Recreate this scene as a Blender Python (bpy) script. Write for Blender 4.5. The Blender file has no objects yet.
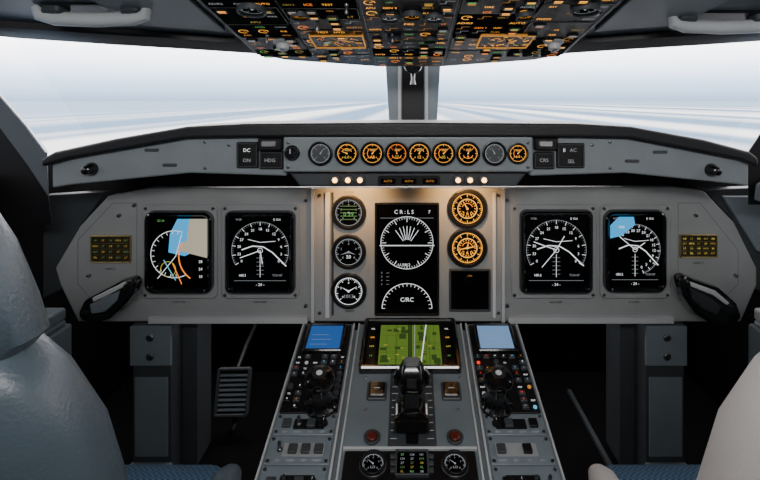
import bpy, bmesh, math, random
from mathutils import Vector, Matrix
random.seed(7)
C=bpy.context.scene.collection
EYE=Vector((0,0,1.25)); FPX=500.0; CX=410.0; CY=100.0

# ---------------------------------------------------------------- materials
def mat(name,col,rough=.5,metal=0,emit=None,es=1.0,bump=0,bscale=60,var=0.0,vscale=8,spec=.5,coat=0):
    m=bpy.data.materials.new(name); m.use_nodes=True; nt=m.node_tree; b=nt.nodes['Principled BSDF']
    b.inputs['Base Color'].default_value=(*col,1); b.inputs['Roughness'].default_value=rough
    b.inputs['Metallic'].default_value=metal; b.inputs['Specular IOR Level'].default_value=spec
    if coat: b.inputs['Coat Weight'].default_value=coat
    if emit:
        b.inputs['Emission Color'].default_value=(*emit,1); b.inputs['Emission Strength'].default_value=es
    tc=nt.nodes.new('ShaderNodeTexCoord')
    if var:
        n=nt.nodes.new('ShaderNodeTexNoise'); n.inputs['Scale'].default_value=vscale; n.inputs['Detail'].default_value=5
        nt.links.new(tc.outputs['Object'],n.inputs['Vector'])
        r=nt.nodes.new('ShaderNodeValToRGB')
        r.color_ramp.elements[0].position=.3; r.color_ramp.elements[1].position=.7
        r.color_ramp.elements[0].color=(*[c*(1-var) for c in col],1); r.color_ramp.elements[1].color=(*[min(1,c*(1+var)) for c in col],1)
        nt.links.new(n.outputs['Fac'],r.inputs['Fac']); nt.links.new(r.outputs['Color'],b.inputs['Base Color'])
    if bump:
        n=nt.nodes.new('ShaderNodeTexNoise'); n.inputs['Scale'].default_value=bscale; n.inputs['Detail'].default_value=4
        nt.links.new(tc.outputs['Object'],n.inputs['Vector'])
        bp=nt.nodes.new('ShaderNodeBump'); bp.inputs['Strength'].default_value=bump; bp.inputs['Distance'].default_value=.002
        nt.links.new(n.outputs['Fac'],bp.inputs['Height']); nt.links.new(bp.outputs['Normal'],b.inputs['Normal'])
    return m
GREY=mat('panel_paint',(.30,.315,.318),.34,bump=.25,bscale=300,var=.06)
GSG=mat('glareshield_paint',(.215,.245,.26),.32,bump=.25,bscale=300,var=.06)
GREYL=mat('panel_paint_light',(.48,.50,.51),.35,bump=.2,bscale=300,var=.04)
GREYD=mat('panel_paint_dark',(.045,.052,.058),.45,bump=.2,bscale=200,var=.08)
BLUEG=mat('liner_blue_grey',(.085,.102,.118),.4,bump=.2,bscale=150,var=.08)
PEDG=mat('pedestal_paint',(.165,.20,.225),.34,bump=.2,bscale=250,var=.06)
EDGE=mat('pale_edge',(.62,.63,.62),.35)  # pale upright strips on the centre plate
BLK=mat('black_plastic',(.006,.006,.007),.4,bump=.2,bscale=300,spec=.35)
BLKG=mat('black_gloss',(.005,.005,.006),.15,coat=.5)
CUSH=mat('glareshield_vinyl',(.007,.008,.010),.5,bump=.5,bscale=180)
SCR=mat('screen_glass',(.002,.002,.003),.15,spec=.12)
MET=mat('brushed_metal',(.50,.51,.52),.3,metal=.9)
METD=mat('dark_metal',(.16,.165,.17),.3,metal=.9)
BRASS=mat('brass_bezel',(.42,.34,.16),.35,metal=.8)
PLAQ=mat('brass_plaque_face',(.035,.028,.012),.4)
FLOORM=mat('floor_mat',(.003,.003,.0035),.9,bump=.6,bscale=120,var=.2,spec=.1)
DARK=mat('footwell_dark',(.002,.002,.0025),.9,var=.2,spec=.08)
LEATH=mat('seat_leather_shaded',(.056,.076,.094),.38,bump=.35,bscale=220,var=.06,vscale=5)  # left seat: same leather as the right, its shade put into the colour
LEATH2=mat('seat_leather_lit',(.38,.36,.345),.5,bump=.35,bscale=220,var=.05,vscale=5)  # right seat: lit copy of that leather, brightness put into the colour
SEAM=mat('seam_piping',(.03,.035,.045),.5)
RED=mat('red_button',(.10,.012,.008),.35)
def em(n,c,s): return mat(n,(.01,.01,.01),.4,emit=c,es=s,spec=.1)
W=em('mark_white',(.9,.93,.95),1.2); WD=em('mark_white_dim',(.7,.75,.78),.45)
AM=em('mark_amber',(1,.42,.05),1.7); AMD=em('mark_amber_dim',(1,.42,.07),.6); OR=em('mark_orange',(1,.24,.02),1.5)
GR=em('mark_green',(.25,.8,.2),.6); YL=em('mark_yellow',(.9,.75,.10),.8); CY_=em('mark_cyan',(.12,.62,.95),.9)
BLS=em('lcd_blue',(.03,.15,.52),.65); BLS2=em('lcd_pale',(.22,.38,.66),.8); GRN=em('map_green',(.14,.25,.03),.7); GRN2=em('map_green_dark',(.06,.13,.02),.45)
SKYB=em('sky_blue_band',(.05,.42,.85),1.1); TAN=em('ground_tan',(.62,.55,.42),.8); REDL=em('red_light',(1,.05,.02),1.2)
LAMP=em('lamp_warm',(1,.50,.14),8)
YLD=em('mark_yellow_dim',(.85,.62,.10),.45); GRD=em('mark_green_dim',(.3,.6,.2),.3)

FAB=mat('seat_fabric_blue',(.03,.07,.13),.85)
nt=FAB.node_tree; ck=nt.nodes.new('ShaderNodeTexChecker'); tc=nt.nodes.new('ShaderNodeTexCoord'); ck.inputs['Scale'].default_value=160
ck.inputs['Color1'].default_value=(.02,.06,.12,1); ck.inputs['Color2'].default_value=(.08,.15,.24,1)
nt.links.new(tc.outputs['Object'],ck.inputs['Vector']); nt.links.new(ck.outputs['Color'],nt.nodes['Principled BSDF'].inputs['Base Color'])

# ---------------------------------------------------------------- frames
class Frame:
    def __init__(s,o,u,v):
        s.o=Vector(o); s.u=Vector(u).normalized(); s.v=Vector(v).normalized(); s.w=s.u.cross(s.v)
        s.M=Matrix((( s.u.x,s.v.x,s.w.x,s.o.x),(s.u.y,s.v.y,s.w.y,s.o.y),(s.u.z,s.v.z,s.w.z,s.o.z),(0,0,0,1)))
    def at(s,px,py,w=0):   # survey: photo measurement -> metres on this physical surface
        d=Vector(((px-CX)/FPX,1,-(py-CY)/FPX)); o=s.o+s.w*w
        t=(o-EYE).dot(s.w)/d.dot(s.w); q=EYE+d*t-s.o
        return (q.dot(s.u),q.dot(s.v))
    def pts(s,l,w=0): return [s.at(a,b,w) for a,b in l]
    def rect(s,x0,y0,x1,y1,w=0):
        c=s.at((x0+x1)/2,(y0+y1)/2,w); a=s.at(x0,(y0+y1)/2,w); b=s.at(x1,(y0+y1)/2,w); t=s.at((x0+x1)/2,y0,w); d=s.at((x0+x1)/2,y1,w)
        return ((a[0]+b[0])/2,(t[1]+d[1])/2,abs(b[0]-a[0]),abs(t[1]-d[1]))
PAN=Frame((0,1.6,1.25),(1,0,0),(0,0,1))
GLR=Frame((0,1.35,1.25),(1,0,0),(0,0,1))
PED=Frame((0,1.6,.546),(1,0,0),(0,1,.247))
OVH=Frame((0,1.45,1.365),(1,0,0),(0,-1,.189))
def wp(px,py,y): return Vector(((px-CX)*y/FPX,y,1.25-(py-CY)*y/FPX))

_tc={}
def glyphs(s):
    if s not in _tc:
        c=bpy.data.curves.new('t','FONT'); c.body=s; c.size=1; c.resolution_u=2; c.align_x='CENTER'; c.align_y='CENTER'
        o=bpy.data.objects.new('t',c); C.objects.link(o); bpy.context.view_layer.update()
        m=bpy.data.meshes.new_from_object(o)
        _tc[s]=([tuple(v.co[:2]) for v in m.vertices],[tuple(p.vertices) for p in m.polygons])
        bpy.data.objects.remove(o); bpy.data.meshes.remove(m); bpy.data.curves.remove(c)
    return _tc[s]

class B:
    def __init__(s): s.bm=bmesh.new(); s.m=[]
    def mi(s,m):
        if m not in s.m: s.m.append(m)
        return s.m.index(m)
    def face(s,vs,m):
        try: f=s.bm.faces.new(vs); f.material_index=s.mi(m); f.smooth=True; return f
        except ValueError: return None
    def rings(s,rings,m,cap0=True,cap1=True,closed=True):
        R=[[s.bm.verts.new(p) for p in r] for r in rings]; n=len(R[0])
        for a,b in zip(R,R[1:]):
            for i in range(n if closed else n-1):
                j=(i+1)%n; s.face([a[i],a[j],b[j],b[i]],m)
        if cap0: s.face(list(reversed(R[0])),m)
        if cap1: s.face(R[-1],m)
        return R
    def prism(s,pts,w0,w1,m):
        ar=sum(a[0]*b[1]-b[0]*a[1] for a,b in zip(pts,pts[1:]+pts[:1]))
        if ar<0: pts=pts[::-1]
        s.rings([[(*p,w0) for p in pts],[(*p,w1) for p in pts]],m)
    def box(s,u0,u1,v0,v1,w0,w1,m): s.prism([(u0,v0),(u1,v0),(u1,v1),(u0,v1)],w0,w1,m)
    @staticmethod
    def rr(cu,cv,w,h,r,seg=5):
        r=max(.00005,min(r,w/2-1e-5,h/2-1e-5)); o=[]
        for k,(sx,sy) in enumerate([(1,1),(-1,1),(-1,-1),(1,-1)]):
            for i in range(seg+1):
                a=math.pi/2*(k+i/seg); o.append((cu+sx*(w/2-r)+r*math.cos(a),cv+sy*(h/2-r)+r*math.sin(a)))
        return o
    def rrect(s,c,r,w0,w1,m,ch=.0):
        cu,cv,w,h=c
        L=[[(*p,w0) for p in s.rr(cu,cv,w,h,r)]]
        if ch: L+= [[(*p,w1-ch) for p in s.rr(cu,cv,w,h,r)],[(*p,w1) for p in s.rr(cu,cv,w-2*ch,h-2*ch,r-ch)]]
        else: L+=[[(*p,w1) for p in s.rr(cu,cv,w,h,r)]]
        s.rings(L,m)
    def frame(s,c,r,t,w0,w1,m,ch=.001,ri=None):
        cu,cv,w,h=c; ri=max(.0005,r-t) if ri is None else ri
        L=[(w,h,r,w0),(w,h,r,w1-ch),(w-2*ch,h-2*ch,r-ch,w1),(w-2*t+2*ch,h-2*t+2*ch,ri+ch,w1),(w-2*t,h-2*t,ri,w1-ch),(w-2*t,h-2*t,ri,w0)]
        s.rings([[(*p,z) for p in s.rr(cu,cv,a,b,q)] for a,b,q,z in L],m,False,False)
    def lathe(s,cu,cv,prof,m,n=28):
        s.rings([[(cu+r*math.cos(2*math.pi*i/n),cv+r*math.sin(2*math.pi*i/n),w) for i in range(n)] for r,w in prof],m)
    def ring(s,cu,cv,ro,ri,w0,w1,m,n=32,ch=.0008):
        P=[(ro,w0),(ro,w1-ch),(ro-ch,w1),(ri+ch,w1),(ri,w1-ch),(ri,w0)]
        s.rings([[(cu+r*math.cos(2*math.pi*i/n),cv+r*math.sin(2*math.pi*i/n),w) for i in range(n)] for r,w in P],m,False,False)
    def disc(s,cu,cv,r,w0,w1,m,n=24): s.lathe(cu,cv,[(r,w0),(r,w1)],m,n)
    def flat(s,pts,w,m):
        ar=sum(a[0]*b[1]-b[0]*a[1] for a,b in zip(pts,pts[1:]+pts[:1]))
        if ar<0: pts=pts[::-1]
        s.face([s.bm.verts.new((*p,w)) for p in pts],m)
    def line(s,p,q,t,w,m):
        d=Vector((q[0]-p[0],q[1]-p[1]));
        if d.length<1e-7: return
        n=Vector((-d.y,d.x)).normalized()*t/2
        s.flat([(p[0]-n.x,p[1]-n.y),(q[0]-n.x,q[1]-n.y),(q[0]+n.x,q[1]+n.y),(p[0]+n.x,p[1]+n.y)],w,m)
    def pline(s,ps,t,w,m):
        for a,b in zip(ps,ps[1:]): s.line(a,b,t,w,m)
    def arc(s,cu,cv,r,t,a0,a1,w,m,n=32):
        P=[(math.radians(a0+(a1-a0)*i/n)) for i in range(n+1)]
        o=[s.bm.verts.new((cu+(r+t/2)*math.cos(a),cv+(r+t/2)*math.sin(a),w)) for a in P]
        i_=[s.bm.verts.new((cu+(r-t/2)*math.cos(a),cv+(r-t/2)*math.sin(a),w)) for a in P]
        for k in range(n):
            q=[i_[k],o[k],o[k+1],i_[k+1]] if a1>a0 else [i_[k+1],o[k+1],o[k],i_[k]]
            s.face(q,m)
    def text(s,t,cu,cv,h,w,m,sx=1):
        V,F=glyphs(t); vs=[s.bm.verts.new((cu+x*h*1.35*sx,cv+y*h*1.35,w)) for x,y in V]
        for f in F: s.face([vs[i] for i in f],m)
    def tube(s,P,R,m,n=14,sq=(1,1)):
        P=[Vector(p) for p in P]; L=[]; pu=None
        for i,p in enumerate(P):
            t=(P[min(i+1,len(P)-1)]-P[max(i-1,0)]).normalized()
            ref=pu if pu is not None else (Vector((0,0,1)) if abs(t.z)<.9 else Vector((1,0,0)))
            a=t.cross(ref).normalized() if pu is None else (ref-t*ref.dot(t)).normalized()
            pu=a; b=t.cross(a); r=R[i] if isinstance(R,(list,tuple)) else R
            L.append([p+a*(r*sq[0]*math.cos(2*math.pi*k/n))+b*(r*sq[1]*math.sin(2*math.pi*k/n)) for k in range(n)])
        s.rings(L,m)
    def dial(s,cu,cv,r,w,m,nt=12,needles=(),nums=True,ring=True,a0=225,a1=-45,full=False,numm=None,t=None):
        t=t or r*.045
        if full: a0,a1=90,-270+360/nt
        if ring: s.arc(cu,cv,r*.97,t,0,360,w,m,40)
        for i in range(nt*4-3):
            a=math.radians(a0+(a1-a0)*i/(nt*4-4)); big=i%4==0
            r0=r*(.76 if big else .86)
            s.line((cu+r0*math.cos(a),cv+r0*math.sin(a)),(cu+r*.95*math.cos(a),cv+r*.95*math.sin(a)),t*(1 if big else .6),w,m)
            if nums and big and i%8==0: s.text(str((i//4)%10),cu+r*.6*math.cos(a),cv+r*.6*math.sin(a),r*.17,w,numm or m)
        for ang,ln in needles:
            a=math.radians(ang); d=Vector((math.cos(a),math.sin(a))); q=Vector((-d.y,d.x))*r*.05
            s.flat([(cu+q.x,cv+q.y),(cu-q.x,cv-q.y),(cu+d.x*r*ln,cv+d.y*r*ln)],w+.0004,m)
        s.disc(cu,cv,r*.08,w,w+.0012,m,12)
    def knob(s,cu,cv,r,h,w,m,cap=None):
        s.lathe(cu,cv,[(r*1.15,w),(r*1.15,w+h*.15),(r,w+h*.2),(r*.86,w+h*.92),(r*.75,w+h)],m,20)
        s.line((cu,cv),(cu,cv+r*.7),r*.15,w+h+.0003,cap or WD)
    def key(s,c,w,h,m,ch=.0008): s.rrect(c,.0015,w,w+h,m,ch)
    def done(s,name,M=None,bevel=0,parent=None):
        me=bpy.data.meshes.new(name); s.bm.normal_update(); s.bm.to_mesh(me); s.bm.free()
        for m in s.m: me.materials.append(m)
        if not bevel: me.set_sharp_from_angle(angle=math.radians(38))
        else:
            for p in me.polygons: p.use_smooth=False
        o=bpy.data.objects.new(name,me); C.objects.link(o)
        if M is not None: o.matrix_world=M
        if parent: o.parent=parent
        if bevel:
            b=o.modifiers.new('bevel','BEVEL'); b.width=bevel; b.segments=3; b.limit_method='ANGLE'; b.angle_limit=math.radians(30)
        return o
def empty(name):
    e=bpy.data.objects.new(name,None); C.objects.link(e); e.empty_display_size=.1; return e

# ================================================================ MAIN PANEL
ip=empty('instrument_panel')
b=B()
b.prism(PAN.pts([(108,196),(150,188),(672,187),(704,191),(734,222),(757,268),(757,285),(741,322),(78,322),(60,285),(55,268),(80,226)]),-.03,0,GREY)
b.done('backplate',PAN.M,.005,ip)
b=B()
for r in ((143,204,218,298),(222,204,300,298),(511,204,596,298),(599,204,670,298)):
    b.rrect(PAN.rect(*r),.02,0,.008,GREY,.003)
b.prism(PAN.pts([(314,188),(502,188),(502,320),(314,320)]),0,.006,GREY)
b.prism(PAN.pts([(326,192),(330,192),(330,316),(326,316)]),.006,.014,EDGE)
b.prism(PAN.pts([(492,192),(495,192),(495,316),(492,316)]),.006,.014,EDGE)
b.prism(PAN.pts([(312,188),(315,188),(315,322),(312,322)]),0,.016,GREYL)
b.prism(PAN.pts([(501,188),(504,188),(504,322),(501,322)]),0,.016,GREYL)
b.prism(PAN.pts([(332,192),(334,192),(334,314),(332,314)]),.006,.010,GREYD)
b.prism(PAN.pts([(150,322),(150,316),(308,316),(308,322)]),0,.012,GREYL)
b.prism(PAN.pts([(508,322),(508,316),(672,316),(672,322)]),0,.012,GREYL)
for x,y in [(147,208),(214,208),(296,208),(147,294),(296,294),(226,208),(226,294),(514,208),(592,208),(514,294),(592,294),(603,208),(666,208),(603,294),(666,294),(320,195),(320,312),(498,195),(498,312),(120,215),(120,300),(695,215),(695,300),(105,305),(720,300),(135,205),(306,200),(306,305),(507,200),(507,305),(90,275),(735,275)]:
    u,v=PAN.at(x,y); b.lathe(u,v,[(.005,0),(.005,.0105),(.0035,.012)],METD,12); b.line((u-.003,v),(u+.003,v),.001,.0124,BLK)
def outline(b,pts,t,w,m): b.pline(pts+pts[:1],t,w,m)
outline(b,PAN.pts([(113,203),(137,203),(137,300),(92,300),(78,284),(78,240)]),.0012,.0006,GREYD)
outline(b,PAN.pts([(678,203),(700,203),(738,250),(738,284),(722,300),(678,300)]),.0012,.0006,GREYD)
for x,y,t in [(180,301,'CAPT PFD'),(261,301,'NAV DISP'),(555,301,'NAV DISP'),(633,301,'F/O PFD'),(112,268,'ANN LT'),(697,262,'ANN LT'),(349,192,'CLOCK'),(350,310,'BRAKE')]:
    u,v=PAN.at(x,y); b.text(t,u,v,.007,.009,BLK)
b.done('trim_plates',PAN.M,0,ip)

def display(name,x0,y0,x1,y1,draw,rad=.028,bez=.012,w=.008,F=PAN,h=.018,bm=BLKG):
    b=B(); c=F.rect(x0,y0,x1,y1)
    o=(c[0],c[1],c[2]+.008,c[3]+.008)
    b.frame(o,rad+.004,.006,w+.0002,w+h*.55,GREYD,.002)
    b.frame(c,rad,bez,w+.0002,w+h,bm,.004,ri=rad*.55)
    i=(c[0],c[1],c[2]-2*bez+.004,c[3]-2*bez+.004)
    b.rrect(i,rad*.55,w+.0002,w+.006,SCR)
    draw(b,i[0],i[1],i[2]/2,i[3]/2,w+.0068)
    return b.done(name,F.M)
def d_pfd(b,cx,cy,hw,hh,w):
    b.flat([(cx-hw*.35,cy+hh*.0),(cx-hw*.30,cy+hh*.5),(cx-hw*.05,cy+hh*.9),(cx+hw*.9,cy+hh*.9),(cx+hw*.92,cy+hh*.2),(cx+hw*.2,cy-hh*.1)],w,SKYB)
    b.flat([(cx-hw*.05,cy+hh*.05),(cx+hw*.94,cy-hh*.15),(cx+hw*.94,cy+hh*.25),(cx+hw*.6,cy+hh*.35),(cx+hw*.15,cy+hh*.28)],w+.0002,TAN)
    b.flat([(cx+hw*.25,cy+hh*.25),(cx+hw*.94,cy+hh*.2),(cx+hw*.94,cy+hh*.90),(cx+hw*.35,cy+hh*.9)],w+.0003,TAN)
    b.arc(cx-hw*.15,cy-hh*.05,hw*.78,.002,70,300,w+.0006,W)
    for i in range(14):
        a=math.radians(80+i*15); b.line((cx-hw*.15+hw*.66*math.cos(a),cy-hh*.05+hw*.66*math.sin(a)),(cx-hw*.15+hw*.76*math.cos(a),cy-hh*.05+hw*.76*math.sin(a)),.0014,w+.0006,W)
    b.arc(cx+hw*.9,cy-hh*.1,hw*.9,.004,150,235,w+.0008,OR)
    b.pline([(cx-hw*.7,cy-hh*.7),(cx-hw*.1,cy-hh*.1),(cx+hw*.1,cy+hh*.5)],.002,w+.001,W)
    b.line((cx-hw*.5,cy-hh*.2),(cx-hw*.1,cy-hh*.75),.003,w+.001,CY_)
    b.arc(cx-hw*.35,cy-hh*.45,hw*.25,.0015,0,360,w+.001,YL)
    b.line((cx-hw*.2,cy-hh*.3),(cx+hw*.1,cy-hh*.85),.003,w+.001,OR)
    for i,t in enumerate(['28','24','10']): b.text(t,cx+hw*.72,cy+hh*(-.25-.2*i),.009,w+.001,W)
    b.text('GS 24',cx-hw*.6,cy+hh*.85,.007,w+.001,GR)
def d_dial(seed,needles,extra=None,sweep=(-30,210)):
    def f(b,cx,cy,hw,hh,w):
        cyy=cy+hh*.05; R=hw*.93
        b.arc(cx,cyy,R,.0012,sweep[0],sweep[1],w,WD,48)
        for i in range(49):
            a=math.radians(sweep[0]+i*(sweep[1]-sweep[0])/48); big=i%4==0; r0=R*(.87 if big else .93)
            b.line((cx+r0*math.cos(a),cyy+r0*math.sin(a)),(cx+R*math.cos(a),cyy+R*math.sin(a)),.0016 if big else .0008,w,W if big else WD)
            if big: b.text(str((i//4*3)%36),cx+R*.75*math.cos(a),cyy+R*.75*math.sin(a),.009,w,W)
        rnd=random.Random(seed); k=rnd.choice([-1,1])
        b.pline([(cx-k*hw*.85,cyy-hh*.42),(cx-k*hw*.4,cyy-hh*.05),(cx-k*hw*.1,cyy+hh*.1),(cx+k*hw*.25,cyy+hh*.12),(cx+k*hw*.6,cyy+hh*.02)],.0034,w+.0004,W)
        b.pline([(cx-k*hw*.5,cyy+hh*.25),(cx,cyy+hh*.22),(cx+k*hw*.4,cyy+hh*.3)],.0016,w+.0004,W)
        for a,l in needles:
            a=math.radians(a); b.line((cx,cyy),(cx+hw*l*math.cos(a),cyy+hw*l*math.sin(a)),.0024,w+.0006,W)
        b.arc(cx,cyy,hw*.08,.0016,0,360,w+.0006,W,20)
        b.line((cx,cyy-hh*.12),(cx,cyy-hh*.72),.0014,w,W)
        for j in range(5): b.line((cx-hw*.12,cyy-hh*(.2+.11*j)),(cx+hw*.12,cyy-hh*(.2+.11*j)),.001,w,WD)
        b.text('180.2',cx-hw*.58,cy-hh*.62,.008,w,W); b.text('TCN 07',cx+hw*.56,cy-hh*.62,.007,w,WD)
        b.line((cx-hw*.85,cy-hh*.76),(cx+hw*.85,cy-hh*.76),.001,w,WD)
        b.text('- 24 -',cx,cy-hh*.87,.009,w,W); b.text('VOR',cx-hw*.7,cy+hh*.88,.007,w,WD); b.text('E 12.6',cx+hw*.55,cy+hh*.88,.007,w,W)
        if extra: extra(b,cx,cy,hw,hh,w)
    return f
def ex_blue(b,cx,cy,hw,hh,w):
    b.flat([(cx-hw*.92,cy+hh*.35),(cx-hw*.5,cy+hh*.42),(cx+hw*.0,cy+hh*.72),(cx-hw*.05,cy+hh*.93),(cx-hw*.6,cy+hh*.93),(cx-hw*.92,cy+hh*.7)],w+.0008,SKYB)
    b.text('090',cx-hw*.5,cy+hh*.65,.009,w+.001,W)
display('flight_display',148,211,214,291,d_pfd)
display('flight_display',228,211,295,291,d_dial(1,[(200,.7),(280,.45)]),rad=.018)
display('flight_display',520,210,590,291,d_dial(2,[(160,.75),(60,.5),(230,.7)]),rad=.018)
display('flight_display',603,210,663,290,d_dial(3,[(140,.8),(35,.45)],ex_blue,(-70,130)))
def d_center(b,cx,cy,hw,hh,w):
    b.text("C R : L S",cx-hw*.1,cy+hh*.87,.013,w,W); b.text('7',cx+hw*.75,cy+hh*.87,.011,w,W)
    b.line((cx-hw*.9,cy+hh*.76),(cx+hw*.9,cy+hh*.76),.001,w,WD)
    b.arc(cx,cy+hh*.30,hw*.88,.0018,0,360,w,W,48)
    for i in range(60):
        a=math.radians(i*6); big=i%5==0; r0=hw*(.70 if big else .79)
        b.line((cx+r0*math.cos(a),cy+hh*.30+r0*math.sin(a)),(cx+hw*.86*math.cos(a),cy+hh*.30+hw*.86*math.sin(a)),.0018 if big else .0009,w,W)
    b.line((cx-hw*.92,cy+hh*.25),(cx+hw*.92,cy+hh*.25),.003,w+.0004,W)
    for a in (50,65,78,90,102,115,130): b.line((cx+hw*.2*math.cos(math.radians(a)),cy+hh*.25+hw*.2*math.sin(math.radians(a))),(cx+hw*.60*math.cos(math.radians(a)),cy+hh*.28+hw*.60*math.sin(math.radians(a))),.0018,w+.0004,W)
    b.text('11.04  2',cx-hw*.1,cy-hh*.11,.009,w,W)
    for i in range(4): b.text('%d'%(i*2),cx-hw*.85,cy-hh*(.26+.07*i),.006,w,WD); b.line((cx-hw*.7,cy-hh*(.26+.07*i)),(cx-hw*.6,cy-hh*(.26+.07*i)),.001,w,WD)
    b.arc(cx,cy-hh*.92,hw*.84,.002,0,180,w,W,36)
    for i in range(19):
        a=math.radians(i*10); b.line((cx+hw*.74*math.cos(a),cy-hh*.92+hw*.74*math.sin(a)),(cx+hw*.84*math.cos(a),cy-hh*.92+hw*.84*math.sin(a)),.0014,w,W)
    b.text('C/RC',cx,cy-hh*.76,.014,w,W)
b=B(); c=PAN.rect(375,202,439,314)
b.frame(c,.004,.007,.0062,.016,BLK,.002); b.rrect((c[0],c[1],c[2]-.012,c[3]-.012),.002,.0062,.009,SCR)
d_center(b,c[0],c[1],c[2]/2-.008,c[3]/2-.008,.0098); b.done('engine_display',PAN.M)

def gauge(name,px,py,rpx,F,w,m,nd,nt=9,full=False,bez=BLK,a0=225,a1=-45,face=SCR,extra=None):
    b=B(); u,v=F.at(px,py); r=abs(F.at(px+rpx,py)[0]-u)
    b.ring(u,v,r,r*.84,w+.0002,w+.012,bez); b.ring(u,v,r*1.06,r*.98,w+.0002,w+.005,METD)
    b.disc(u,v,r*.86,w+.0002,w+.004,face,32)
    b.dial(u,v,r*.8,w+.0048,m,nt=nt,needles=nd,full=full,a0=a0,a1=a1)
    if extra: extra(b,u,v,r,w+.0054)
    return b.done(name,F.M)
def exg(txt,m,dy=-.3): return lambda b,u,v,r,w: b.text(txt,u,v+r*dy,r*.22,w,m)
def exgreen(b,u,v,r,w):
    for k in range(5): b.line((u-r*.5,v+r*(.4-.2*k)),(u+r*.5,v+r*(.4-.2*k)),r*.05,w,GRD)
    b.text('0 29',u,v-r*.1,r*.26,w+.0004,GR)
gauge('instrument_gauge',349,212,16.5,PAN,.006,WD,[],extra=exgreen)
gauge('instrument_gauge',349,251,16.5,PAN,.006,WD,[(200,.7),(340,.6)],extra=exg('50',W))
gauge('instrument_gauge',349,290,17,PAN,.006,W,[(30,.7),(150,.6)],extra=exg('1013',WD))
def exam(b,u,v,r,w):
    b.arc(u,v,r*.5,r*.05,0,360,w,AM); b.text('2 6 0',u,v-r*.25,r*.2,w,AM); b.arc(u,v,r*.28,r*.04,20,160,w,OR)
    for k in range(18):
        a=math.radians(k*20); b.line((u+r*.36*math.cos(a),v+r*.36*math.sin(a)),(u+r*.46*math.cos(a),v+r*.46*math.sin(a)),r*.03,w,AM)
gauge('instrument_gauge',467,208,19,PAN,.006,AM,[(120,.75)],nt=12,full=True,extra=exam)
gauge('instrument_gauge',467,247,19,PAN,.006,AM,[(190,.8),(10,.8),(80,.5)],nt=12,full=True,extra=exam)
b=B(); c=PAN.rect(449,268,490,310); b.frame(c,.004,.006,.0062,.014,GREYD,.0015); b.rrect((c[0],c[1],c[2]-.011,c[3]-.011),.002,.0062,.009,SCR)
b.text('STBY',c[0],c[1]+.045,.005,.0096,AMD); b.done('standby_display',PAN.M)
def sidescr(x0,y0,x1,y1,m1,m2):
    b=B(); c=PAN.rect(x0,y0,x1,y1); b.frame(c,.003,.003,.0002,.010,BRASS,.001); b.rrect((c[0],c[1],c[2]-.006,c[3]-.006),.002,.0002,.007,PLAQ)
    for i in range(5):
        for j in range(4):
            b.text(random.choice(['LT','HDG','24','ALT','0.8','SEL']),c[0]+c[2]*(-.38+.19*i),c[1]+c[3]*(.32-.21*j),.006,.0076,m1 if (i+j)%2 else m2)
    for k in range(3): b.line((c[0]-c[2]*.45,c[1]+c[3]*(.21-.21*k)),(c[0]+c[2]*.45,c[1]+c[3]*(.21-.21*k)),.001,.0073,BRASS)
    b.done('annunciator_display',PAN.M)
sidescr(92,235,132,262,YLD,GRD); sidescr(679,234,716,257,YLD,YL)

# ================================================================ GLARESHIELD
gs=empty('glareshield')
b=B()
b.prism(GLR.pts([(52,163),(75,157),(190,137),(286,136),(286,176),(190,173),(70,185),(52,188)]),-.16,0,GSG)
b.prism(GLR.pts([(530,136),(625,138),(735,159),(749,163),(749,186),(735,184),(625,173),(530,176)]),-.16,0,GSG)
b.prism(GLR.pts([(285,136),(531,136),(531,171),(285,171)]),-.16,.02,GSG)
b.prism(GLR.pts([(286,171),(530,171),(517,187),(299,187)]),-.16,-.01,GREYD)
b.done('face',GLR.M,.005,gs)
b=B()
top=[(47,166),(47,158),(60,151),(120,138),(190,126),(250,123),(410,122),(575,123),(628,126),(700,139),(745,151),(753,157),(753,166)]
bot=[(735,159),(627,138),(575,137),(410,137),(250,137),(190,138),(75,158)]
b.prism(GLR.pts(top+bot),-.16,.024,CUSH)
b.done('cushion',GLR.M,.008,gs)
b=B()
P=[(-1.0,1.48,1.08),(-.62,1.50,1.165),(-.4,1.51,1.18),(.4,1.51,1.18),(.62,1.50,1.165),(.95,1.48,1.08)]
Q=[(-1.2,1.9,.98),(-.7,1.93,1.06),(-.4,1.93,1.09),(.4,1.93,1.09),(.7,1.93,1.06),(1.2,1.9,.98)]
P2=[(x,y,z-.03) for x,y,z in P]; Q2=[(x,y,z-.03) for x,y,z in Q]
b.rings([P2[::-1]+P,Q2[::-1]+Q],CUSH); b.done('anti_glare_shelf',None,0,gs)
b=B()
for x0,y0,x1,y1 in [(237,142,259,168),(260,151,284,169),(556,143,584,168),(533,152,554,169)]:
    b.rrect(GLR.rect(x0,y0,x1,y1),.004,0,.006,BLK,.002); b.frame(GLR.rect(x0+1,y0+1,x1-1,y1-1),.003,.003,.006,.010,GREYD,.001)
for x,y,t,m in [(248,150,'DC',W),(248,160,'ON',WD),(563,150,'II',W),(572,150,'AC',WD),(570,161,'SEL',WD),(543,160,'CRS',WD),(271,160,'HDG',WD)]:
    u,v=GLR.at(x,y); b.text(t,u,v,.010,.0108,m)
for x0,x1 in ((260,284),(533,556)):
    b.rrect(GLR.rect(x0,137,x1,150),.006,0,.022,BLK,.004); b.rrect(GLR.rect(x0+4,140,x1-6,146),.004,.022,.028,MET,.002)
for x,y in ((92,169),(711,170)):
    u,v=GLR.at(x,y); b.lathe(u,v,[(.018,0),(.018,.006),(.014,.012),(.011,.03),(.007,.033)],BLKG); 
for x,y in ((170,165),(632,161),(152,150),(660,152)):
    b.rrect(GLR.rect(x-7,y-1.5,x+7,y+1.5),.003,0,.004,GREYD,.001)
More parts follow.
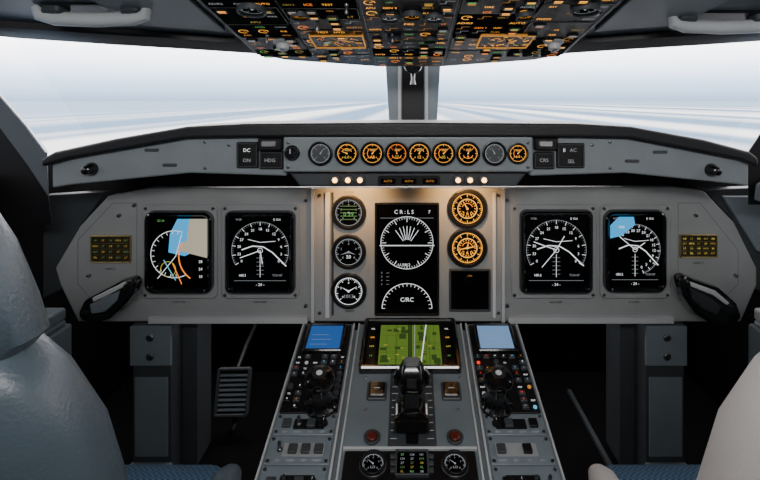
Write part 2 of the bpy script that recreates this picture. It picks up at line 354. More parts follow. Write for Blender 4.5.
for x,y in [(290,142),(290,166),(526,142),(526,166),(205,142),(205,168),(610,142),(610,168),(229,145),(592,145)]:
    u,v=GLR.at(x,y); w=.02 if 285<x<531 else 0; b.lathe(u,v,[(.0045,w),(.0045,w+.002),(.003,w+.003)],METD,10)
u,v=GLR.at(294,152); b.knob(u,v,.018,.025,.02,BLKG)
for x in (335,348,360,458,470,484):
    u,v=GLR.at(x,180); b.lathe(u,v,[(.014,-.01),(.014,.002),(.010,.005)],GREYD,16); b.lathe(u,v,[(.007,.005),(.006,.010),(.003,.012)],LAMP,12)
b.rrect(GLR.rect(378,176,440,186),.004,-.01,.002,BLK,.001)
for x in (388,409,430):
    u,v=GLR.at(x,181); b.rrect((u,v,.04,.014),.001,.002,.003,DARK); b.text('AUTO',u,v,.006,.0036,AMD)
b.done('switches',GLR.M,0,gs)
cols=[(322,WD,11.5),(348,AM,11.5),(373,AM,11.5),(397,OR,11.5),(419,AM,11.5),(443,AM,11.5),(467,AM,11.5),(493,WD,11.5),(516,AM,10)]
for i,(x,m,r) in enumerate(cols):
    def exx(b,u,v,rr,w,m=m,i=i):
        if m in (AM,OR):
            b.text(['20','6.0','A8','27','12','05','9'][i%7],u,v-rr*.32,rr*.26,w,[AM,YL][i%2]); b.arc(u,v,rr*.42,rr*.05,[200,20,110][i%3],[340,160,250][i%3],w,OR)
            b.rrect((u+rr*.05,v+rr*.3,rr*.45,rr*.2),.001,w-.0004,w+.0002,[AMD,YLD,AMD][i%3])
    gauge('instrument_gauge',x,152.5,r,GLR,.02,m,[(random.randint(20,160),.75)],nt=7,extra=exx,bez=BLKG,face=SCR if i not in (0,7) else GREYD)

# ================================================================ OVERHEAD PANEL
oh=empty('overhead_panel')
b=B()
b.prism([(-.43,.06),(-.36,.0),(-.10,-.075),(.10,-.075),(.36,.0),(.43,.06),(.43,1.0),(-.43,1.0)],-.035,0,BLK)
b.done('backplate',OVH.M,.006,oh)
b=B(); OM=[AM,AM,AMD,AM,OR,AM,WD,GR,YLD]
b.pline([(-.43,.07),(-.36,.012),(-.10,-.062),(.10,-.062),(.36,.012),(.43,.07)],.002,.0006,METD)
words=['ELEC','FUEL','HYD','APU','BAT','GEN 1','GEN 2','PUMP','AIR','OFF','AUTO','PRESS','FIRE','ICE','ENG','LT','ADIRS','BLEED','TEST','COND']
rn=random.Random(3)
colx=[-.42,-.27,-.105,.10,.265,.42]
for ci in range(5):
    x0,x1=colx[ci]+.004,colx[ci+1]-.004
    vst=.05 if ci in(0,4) else (.005 if ci in (1,3) else -.05)
    v=vst
    while v<.85:
        h=rn.choice([.07,.09,.11]); c=((x0+x1)/2,v+h/2,x1-x0,h-.005)
        b.rrect(c,.003,.0002,.004,rn.choice([BLK,BLK,DARK]),.001)
        if rn.random()<.5: b.frame(c,.003,.0012,.004,.0052,METD,.0003)
        ru=int((x1-x0)/.037); rv=max(2,int(h/.030))
        for i in range(ru):
            for j in range(rv):
                uu=x0+(i+.5)*(x1-x0)/ru; vv=v+(j+.5)*h/rv; q=rn.random()
                if q<.36: b.text(rn.choice(words),uu,vv,rn.choice([.008,.010,.012]),.0046,rn.choice(OM),.8)
                elif q<.56: 
                    b.key((uu,vv,.024,.018),.004,.005,BLK); b.rrect((uu,vv+.003,.016,.006),.0008,.009,.0094,rn.choice(OM)); b.line((uu-.008,vv-.005),(uu+.008,vv-.005),.002,.0093,rn.choice(OM))
                elif q<.60: b.lathe(uu,vv,[(.005,.004),(.004,.008),(.0025,.009),(.004,.022),(.003,.024)],METD,10)
                elif q<.72: b.arc(uu,vv,.011,.0022,0,300,.0046,rn.choice(OM),14); b.line((uu,vv),(uu+.007,vv+.005),.0018,.0048,rn.choice(OM))
                elif q<.86: b.pline([(uu-.016,vv-.006),(uu-.004,vv-.006),(uu-.004,vv+.008),(uu+.014,vv+.008)],.0014,.0046,rn.choice([WD,AMD]))
        v+=h
for x0,y0,x1,y1 in ((312,24,365,51),(482,24,527,51)):
    a=OVH.pts([(x0,y0),(x1,y0),(x1,y1),(x0,y1)]); c=(sum(p[0] for p in a)/4,sum(p[1] for p in a)/4,.13,.10)
    b.rrect(c,.003,.004,.008,SCR); b.frame(c,.003,.002,.004,.011,AMD,.0008)
    for k in range(46):
        uu=c[0]+rn.uniform(-.05,.05); vv=c[1]+rn.uniform(-.037,.037); b.line((uu,vv),(uu+rn.uniform(-.016,.016),vv+rn.uniform(-.016,.016)),rn.choice([.0015,.003]),.0088,rn.choice([AM,AMD,AMD,OR,YLD]))
def og(px,py,r,m,metal=GREYD):
    u,v=OVH.at(px,py); b.ring(u,v,r,r*.84,.004,.016,metal); b.disc(u,v,r*.84,.004,.007,SCR); b.dial(u,v,r*.8,.0078,m,nt=7,needles=[(rn.randint(0,180),.7)])
for px,py,r,m in ((252,6,.03,WD),(585,6,.03,WD),(390,14,.022,W),(412,12,.022,AM),(434,14,.022,W),(395,36,.018,AM),(430,36,.018,GR),(300,12,.02,AM),(525,12,.02,AM)): og(px,py,r,m)
for px,py in ((283,40),(554,40)):
    u,v=OVH.at(px,py); b.lathe(u,v,[(.024,.004),(.024,.008),(.016,.012),(.015,.024),(.011,.027)],GREYL,24); b.box(u-.003,u+.003,v-.012,v+.012,.027,.031,METD)
b.done('switch_modules',OVH.M,0,oh)

# ================================================================ CEILING + HANDLES
def cz(y): return 1.25+.115+.189*(1.45-y)
b=B()
front=[(-1.5,1.0),(-1.25,1.16),(-1.03,1.26),(-.80,1.32),(-.60,1.365),(-.42,1.41),(-.2,1.49),(.2,1.49),(.42,1.41),(.60,1.365),(.80,1.32),(1.03,1.26),(1.25,1.16),(1.5,1.0)]
zo=.037
n=len(front)
back=[(x,-.75,cz(.05)+zo+.12) for x,y in front]
V1=[b.bm.verts.new((x,y,cz(y)+zo)) for x,y in front]; V2=[b.bm.verts.new(p) for p in back]
for i in range(n-1): b.face([V1[i],V1[i+1],V2[i+1],V2[i]][::-1],BLUEG)
V3=[b.bm.verts.new((x,y,cz(y)+zo+.05)) for x,y in front]; V4=[b.bm.verts.new((p[0],p[1],p[2]+.05)) for p in back]
for i in range(n-1):
    b.face([V3[i],V3[i+1],V4[i+1],V4[i]],BLUEG); b.face([V1[i],V1[i+1],V3[i+1],V3[i]],DARK)
b.done('ceiling')
b=B()
L=[]
for i,(x,y) in enumerate(front):
    z=cz(y)+zo
    L.append([(x,y-.05,z+.008),(x,y-.05,z-.008),(x,y+.0,z-.028),(x,y+.05,z-.026),(x,y+.05,z+.03)])
b.rings(L,BLK); b.done('trim_1')
for s in (-1,1):
    b=B()
    pts=[(s*.47,.80),(s*.72,.80),(s*.66,1.22),(s*.47,1.27)]
    if s<0: pts=pts[::-1]
    b.rings([[(x,y,cz(y)+zo-.001) for x,y in pts][::-1],[(x*.995,y,cz(y)+zo-.014) for x,y in pts][::-1]],PEDG)
    b.done('trim_2' if s<0 else 'trim_5',None,.004)
for s,xc,yc in ((-1,95,8),(1,722,16)):
    b=B(); F=OVH
    u,v=F.at(xc,yc,-.03); L=.125
    for k in (-1,1): b.rrect((u+k*L*.7,v,.045,.045),.012,-.036,-.012,GREYD,.004)
    b.rrect((u,v-.01,L*1.9,.075),.02,-.036,-.028,BLK,.003)
    b.tube([(u-L,v+.012,-.03),(u-L*.95,v+.005,-.012),(u-L*.7,v-.003,-.006),(u,v-.006,-.004),(u+L*.7,v-.003,-.006),(u+L*.95,v+.005,-.012),(u+L,v+.012,-.03)],[.010,.014,.016,.017,.016,.014,.010],GREYL,16,(1.0,1.0))
    b.done('grab_handle',F.M)

# ================================================================ WINDSHIELD
b=B()
def post(b,pxs,y,py0,py1,m,dy=.04):
    A=[wp(pxs[0],py0,y),wp(pxs[1],py0,y),wp(pxs[3],py1,y),wp(pxs[2],py1,y)]
    b.rings([[p+Vector((0,dy,0)) for p in A],A],m)
post(b,(385,402,389,402),1.96,55,121,PEDG); post(b,(424,441,424,437),1.96,55,121,PEDG)
post(b,(400,426,400,426),1.98,55,121,BLK,.02)
post(b,(398,401,398,401),1.95,60,121,GREYL,.01); post(b,(425,428,425,428),1.95,60,121,GREYL,.01)
b.done('window_post',None,.003)
b=B()
c=wp(413,72,1.8)
b.tube([c+Vector((0,.03,.03)),c+Vector((0,.0,.03)),c+Vector((0,-.02,.025)),c+Vector((0,-.03,.02))],[.03,.036,.034,.024],BLKG,18)
b.rings([[c+Vector((x,y,.09)) for x,y in ((-.02,-.01),(.02,-.01),(.02,.03),(-.02,.03))][::-1],[c+Vector((x,y,.04)) for x,y in ((-.02,-.01),(.02,-.01),(.02,.03),(-.02,.03))][::-1]][::-1],BLK)
b.tube([c+Vector((0,.01,-.005)),c+Vector((0,0,-.03)),c+Vector((0,0,-.045))],[.008,.007,.012],METD,10)
b.done('standby_compass')
glass=bpy.data.materials.new('windshield_glass'); glass.use_nodes=True; nt=glass.node_tree
nt.nodes.clear(); o=nt.nodes.new('ShaderNodeOutputMaterial'); mx=nt.nodes.new('ShaderNodeMixShader'); t=nt.nodes.new('ShaderNodeBsdfTransparent'); g=nt.nodes.new('ShaderNodeBsdfGlossy')
mx.inputs[0].default_value=.03; g.inputs['Roughness'].default_value=.02; t.inputs[0].default_value=(.97,.99,1,1)
nt.links.new(t.outputs[0],mx.inputs[1]); nt.links.new(g.outputs[0],mx.inputs[2]); nt.links.new(mx.outputs[0],o.inputs[0])
for k,s in enumerate((-1,1)):
    b=B(); P=[(s*.09,1.975,1.10),(s*1.2,1.95,1.02),(s*1.3,1.60,1.50),(s*.09,1.62,1.50)]
    n_=Vector((0,.006,.003)); P=[Vector(p) for p in P]
    b.rings([P,[p+n_ for p in P]],glass); b.done('window_%d'%(k+1))

def bx(b,x0,x1,y0,y1,z0,z1,m):
    b.rings([[(x0,y0,z0),(x1,y0,z0),(x1,y1,z0),(x0,y1,z0)],[(x0,y0,z1),(x1,y0,z1),(x1,y1,z1),(x0,y1,z1)]],m)
for s in (-1,1):
    def slab(b,pl,y,m,th=.03):
        A=[wp(x,py,y) for x,py in pl]
        ar=sum(a.x*c_.z-c_.x*a.z for a,c_ in zip(A,A[1:]+A[:1]))
        if ar<0: A=A[::-1]
        b.rings([[p+Vector((s*.02,th,0)) for p in A],A],m)
    b=B()
    if s<0:
        slab(b,[(-60,35),(0,94),(26,124),(47,152),(48,196),(26,163),(0,128),(-60,75)],1.42,BLUEG)
        slab(b,[(-60,73),(0,126),(26,161),(48,194),(52,225),(-60,225)],1.45,BLK)
        b.tube([wp(x,y,1.415) for x,y in ((-60,37),(0,96),(26,126),(46,153))],.003,MET,8)
    else:
        slab(b,[(825,62),(790,97),(760,134),(748,152),(748,205),(825,205)],1.42,BLK)
        slab(b,[(825,150),(790,165),(756,185),(754,200),(825,225)],1.40,BLUEG)
    b.done('window_pillar' ,None,.003)
    b=B(); x=s*1.24
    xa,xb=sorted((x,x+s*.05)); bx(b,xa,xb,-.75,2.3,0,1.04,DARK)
    xa,xb=sorted((x-s*.04,x)); bx(b,xa,xb,-.75,1.40,.98,1.04,PEDG); bx(b,xa,xb,1.0,1.40,.68,.94,BLUEG)
    b.done('wall_left' if s<0 else 'wall_right',None,.006)
    b=B()
    xa,xb=sorted((s*.985,s*1.235)); 
    bx(b,xa,xb,1.12,1.46,.02,.60,PEDG); bx(b,xa+.01,xb-.01,1.13,1.45,.60,.615,GREYL if s>0 else PEDG)
    bx(b,xa+.01,xb-.01,1.34,1.45,.615,.65,GREYL if s>0 else PEDG)
    b.done('side_console',None,.01)
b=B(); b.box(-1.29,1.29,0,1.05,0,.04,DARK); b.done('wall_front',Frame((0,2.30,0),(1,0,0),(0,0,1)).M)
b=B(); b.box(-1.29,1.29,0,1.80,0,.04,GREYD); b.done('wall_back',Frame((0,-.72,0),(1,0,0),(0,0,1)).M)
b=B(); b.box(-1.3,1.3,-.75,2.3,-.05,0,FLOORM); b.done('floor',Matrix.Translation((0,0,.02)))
for s in (-1,1):
    b=B()
    pl=[(40,196),(104,192),(78,226),(54,268),(60,290),(40,300)] if s<0 else [(706,190),(765,188),(775,300),(757,290),(759,268),(736,222)]
    A=PAN.pts(pl); b.prism(A,-.05,-.012,GREYD)
    if s>0: b.prism(PAN.pts([(722,196),(765,196),(775,262),(756,250)]),-.012,.004,PEDG)
    b.done('trim_3' if s<0 else 'trim_4',PAN.M,.004)

# ================================================================ FOOTWELL
for s,x0,x1 in ((-1,133,171),(1,646,684)):
    b=B(); u0=PAN.at(x0,0)[0]; u1=PAN.at(x1,0)[0]; zt=-.715; zb=-1.228
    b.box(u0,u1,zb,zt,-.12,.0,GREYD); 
    b.box(u0-.004,u1+.004,zt-.13,zt-.005,0,.012,PEDG); b.box(u0+.008,u1-.008,zb+.09,zt-.17,0,.006,PEDG)
    b.prism([(u0-.02,zb),(u1+.02,zb),(u1+.004,zb+.07),(u0-.004,zb+.07)],0,.02,PEDG)
    b.box((u1+.0 if s<0 else u0-.05),(u1+.05 if s<0 else u0),zb,zt,-.2,-.08,GREYD)
    for k,dz in enumerate((.04,.10)): b.lathe((u0+u1)/2,zt-dz,[(.012,.012),(.012,.016),(.008,.018)],METD,14)
    b.done('support_column',PAN.M,.005)
b=B(); PF=Frame(wp(234,391,1.85),(1,0,.05),(0,.35,1))
b.frame((0,0,.125,.16),.01,.01,0,.02,GREYD,.002); b.rrect((0,0,.11,.145),.005,-.006,.003,DARK)
for i in range(8): b.box(-.052,.052,-.062+i*.016,-.054+i*.016,.003,.014,PEDG)
b.tube([(0,.06,-.01),(0,.14,-.10),(0,.22,-.22)],.010,BLK,10); b.tube([(0,-.06,-.01),(0,-.11,-.04),(0,-.135,.0)],.010,BLK,10)
b.done('rudder_pedal',PF.M)
b=B()
for x0,x1 in ((.66,.675),(.84,.855)): b.box(x0,x1,1.2,2.1,0,.015,GREYD)
b.done('floor_rail',Matrix.Translation((0,0,.0205)))

# ================================================================ PEDESTAL
pd=empty('center_pedestal')
def pz(y): return .546-.247*(1.6-y)
b=B()
y0,y1=.72,1.575
prof=[(y0,.02),(y1,.02),(y1,pz(y1)-.012),(y0,pz(y0)-.012)]
b.rings([[(-.335,y,z) for y,z in prof],[(.335,y,z) for y,z in prof]],PEDG); b.done('body',None,.006,pd)
b=B(); vmax=-.02; vmin=-.90
for x0,x1 in ((-.336,-.176),(-.160,.160),(.176,.336)):
    b.box(x0,x1,vmin,vmax,-.012,0,PEDG)
    for e in (x0,x1): b.box(e-.0025,e+.0025,vmin,vmax,-.012,.005,GREYL)
b.done('top_plates',PED.M,.0015,pd)
b=B()
def rct(x0,y0,x1,y1): return PED.rect(x0,y0,x1,y1)
c=rct(364,323,456,374); c=(0,c[1],.285,c[3])
b.frame(c,.008,.014,.0002,.022,BLKG,.004); b.rrect((0,c[1],.262,c[3]-.022),.002,.0002,.008,SCR)
cu,cv,cw,chh=c; gw=.085; gh=chh*.40
b.rrect((cu-.048,cv,gw,gh*2),.002,.008,.0088,GRN); b.rrect((cu+.048,cv,gw,gh*2),.002,.008,.0088,GRN)
b.rrect((cu,cv,.008,gh*2),.001,.008,.0092,GRN2)
rn=random.Random(11)
for k in range(60):
    sx=rn.choice([-1,1]); uu=cu+sx*.048+rn.uniform(-.032,.032); vv=cv+rn.uniform(-gh*.85,gh*.85)
    if k<10: b.line((uu,cv-gh*.95),(uu+rn.uniform(-.003,.003),cv+gh*.95),.001,.0092,GRN2)
    elif k<20: b.line((cu+sx*.048-.04,vv),(cu+sx*.048+.04,vv+rn.uniform(-.01,.01)),.001,.0092,GRN2)
    elif k<42: b.rrect((uu,vv,rn.uniform(.008,.026),rn.uniform(.008,.026)),.001,.0088,.0093,GRN2)
    elif k<54: b.text(rn.choice(['24','WP','KM','A1','07']),uu,vv,.005,.0096,YL)
for k in range(5):
    for s_ in (-1,1): b.text(['IN','FT','NM','OK','SEL'][k],s_*.113,cv-gh+gh*.45*k,.0065,.0085,[W,GR,YL,AM,W][k])
b.line((cu+.03,cv-gh),(cu+.05,cv+gh),.003,.0098,W); b.line((cu+.012,cv-gh),(cu+.015,cv+gh),.002,.0098,WD)
for x,y in ((377,392),(451,392)):
    c=rct(x-8,y-8,x+8,y+8); b.rrect((c[0],c[1],.052,.058),.006,.0002,.007,GREYD,.002); b.rrect((c[0],c[1],.04,.045),.005,.007,.013,BLKG,.003); b.line((c[0]-.008,c[1]),(c[0]+.008,c[1]),.002,.0134,WD)
for x,y in ((372,438),(455,438)):
    u,v=PED.at(x,y); b.ring(u,v,.02,.014,.0002,.006,GREYD); b.lathe(u,v,[(.013,.0002),(.013,.008),(.009,.011)],RED,18)
u,v=PED.at(412,405); 
b.rrect((u,v-.01,.115,.235),.008,.0002,.004,GREYD,.002); b.rrect((u,v-.01,.03,.21),.006,.004,.005,BLK)
for k in range(9): b.line((u-.052,v-.10+k*.022),(u-.036,v-.10+k*.022),.0012,.0046,WD); b.line((u+.052,v-.10+k*.022),(u+.036,v-.10+k*.022),.0012,.0046,WD)
for x,y in ((366,378),(366,448),(460,378),(460,448),(366,410),(458,410)):
    u,v=PED.at(x,y); b.lathe(u,v,[(.004,.0),(.004,.002),(.003,.003)],METD,10)
va=PED.at(412,452)[1]; vb=vmin
b.rrect((0,(va+vb)/2,.30,va-vb),.004,.0002,.005,BLK,.002)
b.rrect((0,PED.at(0,450)[1],.31,.006),.001,.0002,.008,GREYL,.001)
cd=PED.at(412,466); b.frame((cd[0],cd[1],.075,.062),.003,.004,.005,.014,GREYD,.001); b.rrect((cd[0],cd[1],.069,.056),.002,.005,.008,SCR)
for k in range(5):
    for j in range(3): b.text(rn.choice(['124','FL','08','N1','EPR','27']),cd[0]-.022+.022*j,cd[1]+.02-k*.010,.0055,.0086,[GR,WD,WD,GRD,YLD][(k+j)%5])
for px in (393,431):
    for k in range(3): u,v=PED.at(px,459+7*k); b.key((u,v,.012,.010),.005,.005,GREYD)
for s in (-1,1):
    xc=s*.256
    ca=rct(0,328,1,354)
    vdark=PED.at(0,414)[1]; vt=-.028
    b.rrect((xc,(vt+vdark)/2,.146,vt-vdark),.004,.0002,.004,BLK,.001)
    b.frame((xc,ca[1],.118,ca[3]+.01),.005,.010,.004,.018,BLKG,.003)
    b.rrect((xc,ca[1],.10,ca[3]-.006),.002,.004,.012,BLS if s<0 else BLS2)
    for k in range(3): b.line((xc-.04,ca[1]-.03+k*.02),(xc+.01+.01*(k%2),ca[1]-.03+k*.02),.0010,.0126,WD)
    rn=random.Random(20+s)
    vtop=ca[1]-ca[3]/2-.018
    r_=0
    while vtop-r_*.0215>vdark+.012:
        v=vtop-r_*.0215
        for k in range(6):
            u=xc-.062+k*.0248
            if r_>=2 and abs(u-xc)<.034: continue
            q=rn.random()
            if q<.45: b.key((u,v,.017,.013),.004,.006,rn.choice([GREYD,GREYD,BLK])); b.text(rn.choice('ABCDEFGHKLMNRST0123456789'),u,v,.006,.0106,rn.choice([W,WD,WD,AMD,REDL,CY_]))
            elif q<.55: b.lathe(u,v,[(.008,.004),(.008,.010),(.006,.013)],GREYD,14)
            elif q<.65: b.lathe(u,v,[(.005,.004),(.005,.007)],rn.choice([REDL,WD,AMD,CY_,WD]),12)
            elif q<.9: b.text(rn.choice(['VHF','ADF','HF','NAV','SQ','TX']),u,v,.006,.0046,W,.8)
        r_+=1
    vl=vdark-.003
    for r_,h in enumerate((.062,.075,.085,.10,.11)):
        b.rrect((xc,vl-h/2,.146,h-.004),.003,.0002,.005,PEDG,.0015)
        for sgn in (-1,1): 
            b.lathe(xc+sgn*.066,vl-.010,[(.004,.005),(.004,.007)],METD,10); b.lathe(xc+sgn*.066,vl-h+.010,[(.004,.005),(.004,.007)],METD,10)
        b.rrect((xc-.01*s,vl-h*.5,.075+.02*(r_%2),h*.45),.003,.005,.006,GREY if r_%2 else BLK)
        for k in range(4):
            u=xc-.045+k*.03
            q=rn.random()
            if q<.4: b.key((u,vl-h*.5,.020,.022),.006,.007,rn.choice([BLK,GREYD,GREYL]))
            elif q<.65:
                b.lathe(u,vl-h*.5,[(.007,.006),(.006,.009),(.003,.011),(.0045,.026),(.003,.029)],METD,12)
            elif q<.85: b.knob(u,vl-h*.5,.009,.012,.006,BLK)
            b.text(rn.choice(['OFF','NORM','ALTN','BRT','SYS']),u,vl-h*.85,.005,.0056,WD,.9)
        vl-=h
b.done('control_modules',PED.M,0,pd)
for x,y in ((373,467),(455,467)):
    gauge('instrument_gauge',x,y,13,PED,.005,WD,[(140,.8)],nt=9,extra=exg('LO',WD))

# throttle lever
yb=1.25; zb_=pz(1.25)+.012
b=B()
TH=Matrix.Translation((.004,yb,zb_))
def rb(cx,cy,hw,hd,z,r): return [(*p,z) for p in B.rr(cx,cy,hw*2,hd*2,r,4)]
b.rings([rb(0,-.03,.044,.050,0,.012),rb(0,-.03,.042,.046,.022,.012),rb(0,-.025,.030,.034,.030,.012)],BLKG)
b.rings([rb(0,-.02,.020,.02,.024,.006),rb(0,0,.020,.02,.065,.006)],BLKG)
b.rings([rb(0,-.004,.024,.018,.053,.008),rb(0,.0,.031,.026,.063,.012),rb(0,.002,.034,.028,.087,.014),rb(0,.006,.031,.026,.105,.014),rb(0,.008,.024,.02,.117,.012)],BLKG)
b.rings([rb(0,.008,.021,.015,.117,.01),rb(0,.008,.019,.013,.125,.008)],MET)
for s in (-1,1):
    b.tube([(s*.030,-.004,.07),(s*.038,-.006,.075),(s*.040,-.006,.095),(s*.032,0,.105)],.007,BLKG,10)
    b.rings([rb(s*.036,-.03,.004,.045,.0,.003),rb(s*.036,-.02,.004,.02,.044,.003)],METD)
b.rings([[(x,-.027,z) for x,z in ((-.012,.073),(.012,.073),(.012,.097),(-.012,.097))],[(x*.9,-.031,z) for x,z in ((-.012,.075),(.012,.075),(.012,.095),(-.012,.095))]],METD)
b.done('throttle_lever',TH)
for px in (321,497):
    q=wp(px,407,1.275); b=B()
    b.lathe(0,0,[(.042,0),(.042,.008),(.036,.014),(.031,.022),(.027,.035),(.026,.05),(.030,.062),(.036,.07),(.038,.080),(.035,.092),(.024,.098)],BLKG,28)
    b.lathe(0,0,[(.018,.0981),(.018,.0995)],METD,20)
    b.disc(0,0,.008,.0996,.1005,WD,12)
    b.rings([rb(.0,-.036,.012,.014,.06,.005),rb(0,-.036,.010,.012,.082,.005)],BLKG)
    M=Matrix.Translation((q.x,q.y,pz(q.y)+.0055))@Matrix.Rotation(math.radians(14.0),4,'X')
    b.done('control_knob',M)

# ================================================================ SIDE GRIPS
SG=Frame((0,1.52,1.25),(1,0,0),(0,0,1))
for s in (-1,1):
    if s<0:
        outer=[(82,311),(88,298),(104,290),(124,279),(136,276),(140,281),(137,292),(126,305),(112,317),(98,321),(85,318)]
        inner=[(91,304),(106,296),(121,290),(118,300),(106,311),(93,313)]
        highlight=[(94,297),(108,290),(126,281),(129,284),(110,294),(95,301)]; tip=(133,283); mnt=(104,311)
    else:
        outer=[(675,277),(681,273),(694,279),(716,286),(733,301),(738,315),(729,324),(709,322),(692,311),(680,295)]
        inner=[(688,287),(708,296),(720,306),(716,314),(702,309),(691,299)]
        highlight=[(689,281),(714,290),(728,302),(725,304),(711,294),(688,285)]; tip=(681,281); mnt=(712,312)
    e=empty('tiller_handle')
    b=B(); b.prism(SG.pts(outer),-.022,.022,BLKG); b.done('grip_body',SG.M,.012,e)
    b=B(); b.prism(SG.pts(inner,.022),.0222,.030,METD if s>0 else PEDG); b.prism(SG.pts(highlight,.022),.0222,.032,GREYL); b.done('grip_plate',SG.M,.003,e)  # pale strip is a silver highlight painted along the grip top
    b=B(); u,v=SG.at(*tip); b.lathe(u,v,[(.013,.0),(.013,.03),(.009,.036)],BLK,16)
    u,v=SG.at(*mnt); b.lathe(u,v,[(.03,-.079),(.03,-.06),(.018,-.05),(.018,.0)],GREYD,20)
    b.done('mount',SG.M,0,e)

# ================================================================ SEATS
def sup(cx,cy,hw,hd,z,e=3.2,n=40):
    o=[]
    for i in range(n):
        a=2*math.pi*i/n; c,s_=math.cos(a),math.sin(a)
        o.append((cx+hw*abs(c)**(2/e)*(1 if c>=0 else -1),cy+hd*abs(s_)**(2/e)*(1 if s_>=0 else -1),z))
    return o
def seat(xc,m,wh,arm):
    e=empty('pilot_seat'); 
    b=B()
    b.rings([sup(xc,.53,wh+.005,.05,.985),sup(xc,.53,wh+.018,.06,1.0),sup(xc,.52,wh+.012,.065,1.04),sup(xc,.51,wh-.005,.065,1.10),sup(xc,.50,wh-.03,.06,1.155),sup(xc,.50,wh-.06,.05,1.185),sup(xc,.50,wh-.11,.03,1.20)],m)
    b.done('headrest',None,0,e)
    b=B()
    b.rings([sup(xc,.64,.22,.05,.40),sup(xc,.64,.28,.07,.46),sup(xc,.62,.305,.08,.60),sup(xc,.59,.31,.085,.75),sup(xc,.56,.295,.08,.88),sup(xc,.54,.27,.075,.95),sup(xc,.535,.245,.06,.985),sup(xc,.53,.2,.04,1.0)],m)
    b.done('backrest',None,0,e)
    b=B()
    for dx in (-.17,.17): b.tube([(xc+dx,(.64-.079)+[0,-.022,-.052,-.077,-.092][k],[.46,.6,.75,.88,.95][k]) for k in range(5)],.006,SEAM,8)
    b.done('piping',None,0,e)
    b=B()
    def yz(y,hw,z0,z1): 
        return [(xc+p[0],y,p[1]) for p in B.rr(0,(z0+z1)/2,hw*2,z1-z0,.035,5)][::-1]
    b.rings([yz(.60,.24,.36,.44),yz(.64,.26,.34,.46),yz(.85,.27,.33,.465),yz(1.03,.265,.34,.47),yz(1.09,.25,.36,.455),yz(1.11,.22,.38,.43)],FAB)
    b.done('cushion',None,0,e)
    b=B()
    b.box(xc-.2,xc+.2,.66,1.04,.30,.345,GREYD); b.box(xc-.12,xc+.12,.72,.98,.06,.30,GREYD); b.box(xc-.24,xc+.24,.62,1.06,.0205,.06,BLK)
    b.done('base_frame',None,.008,e)
    b=B()
    for xa in (arm,2*xc-arm):
        sd=1 if xa>xc else -1
        b.rings([[(xa+p[0],y,z+p[1]) for p in B.rr(0,0,w_*2,h_*2,.02,5)][::-1] for y,z,w_,h_ in ((.60,.60,.018,.018),(.63,.60,.024,.022),(.80,.595,.026,.022),(.87,.59,.024,.020),(.895,.585,.016,.014))],m)
        b.tube([(xa,.66,.585),(xa-sd*.01,.67,.45),(xa-sd*.05,.70,.37)],.016,GREYD,10)
    b.done('armrests',None,0,e)
    return e
seat(-.648,LEATH,.235,-.318)
seat(.655,LEATH2,.22,.335)

# ================================================================ OUTSIDE
gm=bpy.data.materials.new('runway_ground'); gm.use_nodes=True; nt=gm.node_tree; bs=nt.nodes['Principled BSDF']; bs.inputs['Roughness'].default_value=1; bs.inputs['Specular IOR Level'].default_value=0
tc=nt.nodes.new('ShaderNodeTexCoord'); mp=nt.nodes.new('ShaderNodeMapping'); mp.inputs['Scale'].default_value=(.0075,.00006,1); mp.inputs['Location'].default_value=(3.3,0,0)
ns=nt.nodes.new('ShaderNodeTexNoise'); ns.inputs['Scale'].default_value=1; ns.inputs['Detail'].default_value=2
rp=nt.nodes.new('ShaderNodeValToRGB'); rp.color_ramp.elements[0].position=.45; rp.color_ramp.elements[1].position=.58
rp.color_ramp.elements[0].color=(.22,.34,.48,1); rp.color_ramp.elements[1].color=(.95,.95,.97,1)
nt.links.new(tc.outputs['Object'],mp.inputs[0]); nt.links.new(mp.outputs[0],ns.inputs[0]); nt.links.new(ns.outputs[0],rp.inputs[0])
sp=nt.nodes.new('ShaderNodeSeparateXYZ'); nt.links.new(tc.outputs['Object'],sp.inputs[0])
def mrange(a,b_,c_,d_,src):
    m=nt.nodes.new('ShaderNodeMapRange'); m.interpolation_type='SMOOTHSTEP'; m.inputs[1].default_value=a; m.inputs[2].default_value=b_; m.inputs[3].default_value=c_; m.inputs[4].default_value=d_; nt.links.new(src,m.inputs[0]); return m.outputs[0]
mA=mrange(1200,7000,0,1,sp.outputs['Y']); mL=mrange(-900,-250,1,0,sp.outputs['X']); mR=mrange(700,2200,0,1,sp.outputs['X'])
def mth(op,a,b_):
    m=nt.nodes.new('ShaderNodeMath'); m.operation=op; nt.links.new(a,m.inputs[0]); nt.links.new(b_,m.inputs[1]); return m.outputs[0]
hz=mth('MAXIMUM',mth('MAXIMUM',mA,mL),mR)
mix=nt.nodes.new('ShaderNodeMix'); mix.data_type='RGBA'; nt.links.new(hz,mix.inputs[0]); nt.links.new(rp.outputs[0],mix.inputs[6]); mix.inputs[7].default_value=(.34,.46,.60,1)  # aerial haze painted into the ground colour with distance and towards the sides
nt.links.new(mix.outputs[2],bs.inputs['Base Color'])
b=B(); b.box(-9000,9000,60,16000,-.1,0,gm); b.done('ground',Matrix.Translation((0,0,-30)))
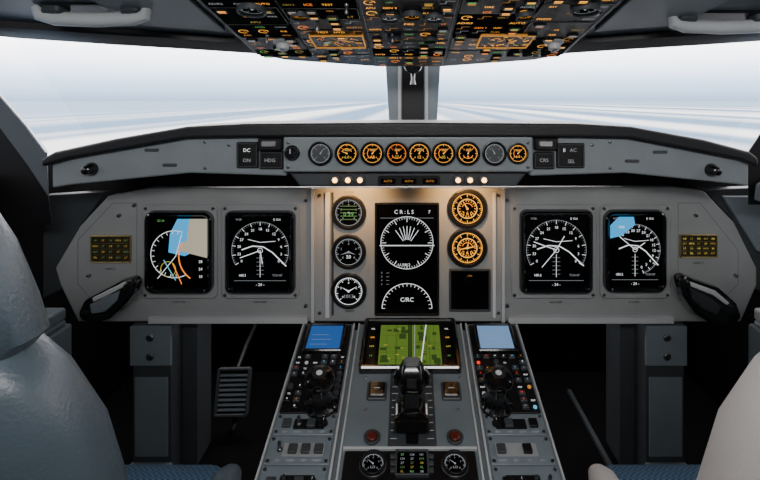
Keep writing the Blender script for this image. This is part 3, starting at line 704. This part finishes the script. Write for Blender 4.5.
wl=bpy.data.worlds.new('World'); bpy.context.scene.world=wl; wl.use_nodes=True; nt=wl.node_tree; bg=nt.nodes['Background']
tc=nt.nodes.new('ShaderNodeTexCoord'); sp=nt.nodes.new('ShaderNodeSeparateXYZ'); rp=nt.nodes.new('ShaderNodeValToRGB')
nt.links.new(tc.outputs['Generated'],sp.inputs[0]); nt.links.new(sp.outputs['Z'],rp.inputs[0]); nt.links.new(rp.outputs[0],bg.inputs[0])
r=rp.color_ramp; r.elements[0].position=0; r.elements[0].color=(.12,.17,.24,1); r.elements[1].position=.11; r.elements[1].color=(1,.95,.96,1)
e=r.elements.new(.035); e.color=(.26,.34,.45,1)
mr=nt.nodes.new('ShaderNodeMapRange'); mr.inputs[1].default_value=-.3; mr.inputs[2].default_value=.8; mr.inputs[3].default_value=1.3; mr.inputs[4].default_value=8
nt.links.new(sp.outputs['Y'],mr.inputs[0]); nt.links.new(mr.outputs[0],bg.inputs[1])

def area(name,loc,rot,size,sy,power,col):
    l=bpy.data.lights.new(name,'AREA'); l.shape='RECTANGLE'; l.size=size; l.size_y=sy; l.energy=power; l.color=col
    o=bpy.data.objects.new(name,l); C.objects.link(o); o.location=loc; o.rotation_euler=rot
area('cabin_fill',(0,-.25,1.66),(math.radians(58),0,0),1.2,.25,24,(1,.98,.96))  # added unseen fill behind the eye, brightens the panel from the front
for x in (-.17,.16):
    l=bpy.data.lights.new('map_light','SPOT'); l.energy=4; l.color=(1,.5,.16); l.shadow_soft_size=.015; l.spot_size=math.radians(110); l.spot_blend=.8
    o=bpy.data.objects.new('map_light',l); C.objects.link(o); o.location=(x,1.47,1.0); o.rotation_euler=(math.radians(62),0,0)

cam=bpy.data.cameras.new('camera'); co=bpy.data.objects.new('camera',cam); C.objects.link(co)
co.location=EYE; co.rotation_euler=(math.radians(90),0,0); cam.sensor_width=36; cam.lens=FPX/760*36
cam.shift_x=-(CX-380)/760; cam.shift_y=-(240-CY)/760; cam.clip_start=.02; cam.clip_end=30000
bpy.context.scene.camera=co
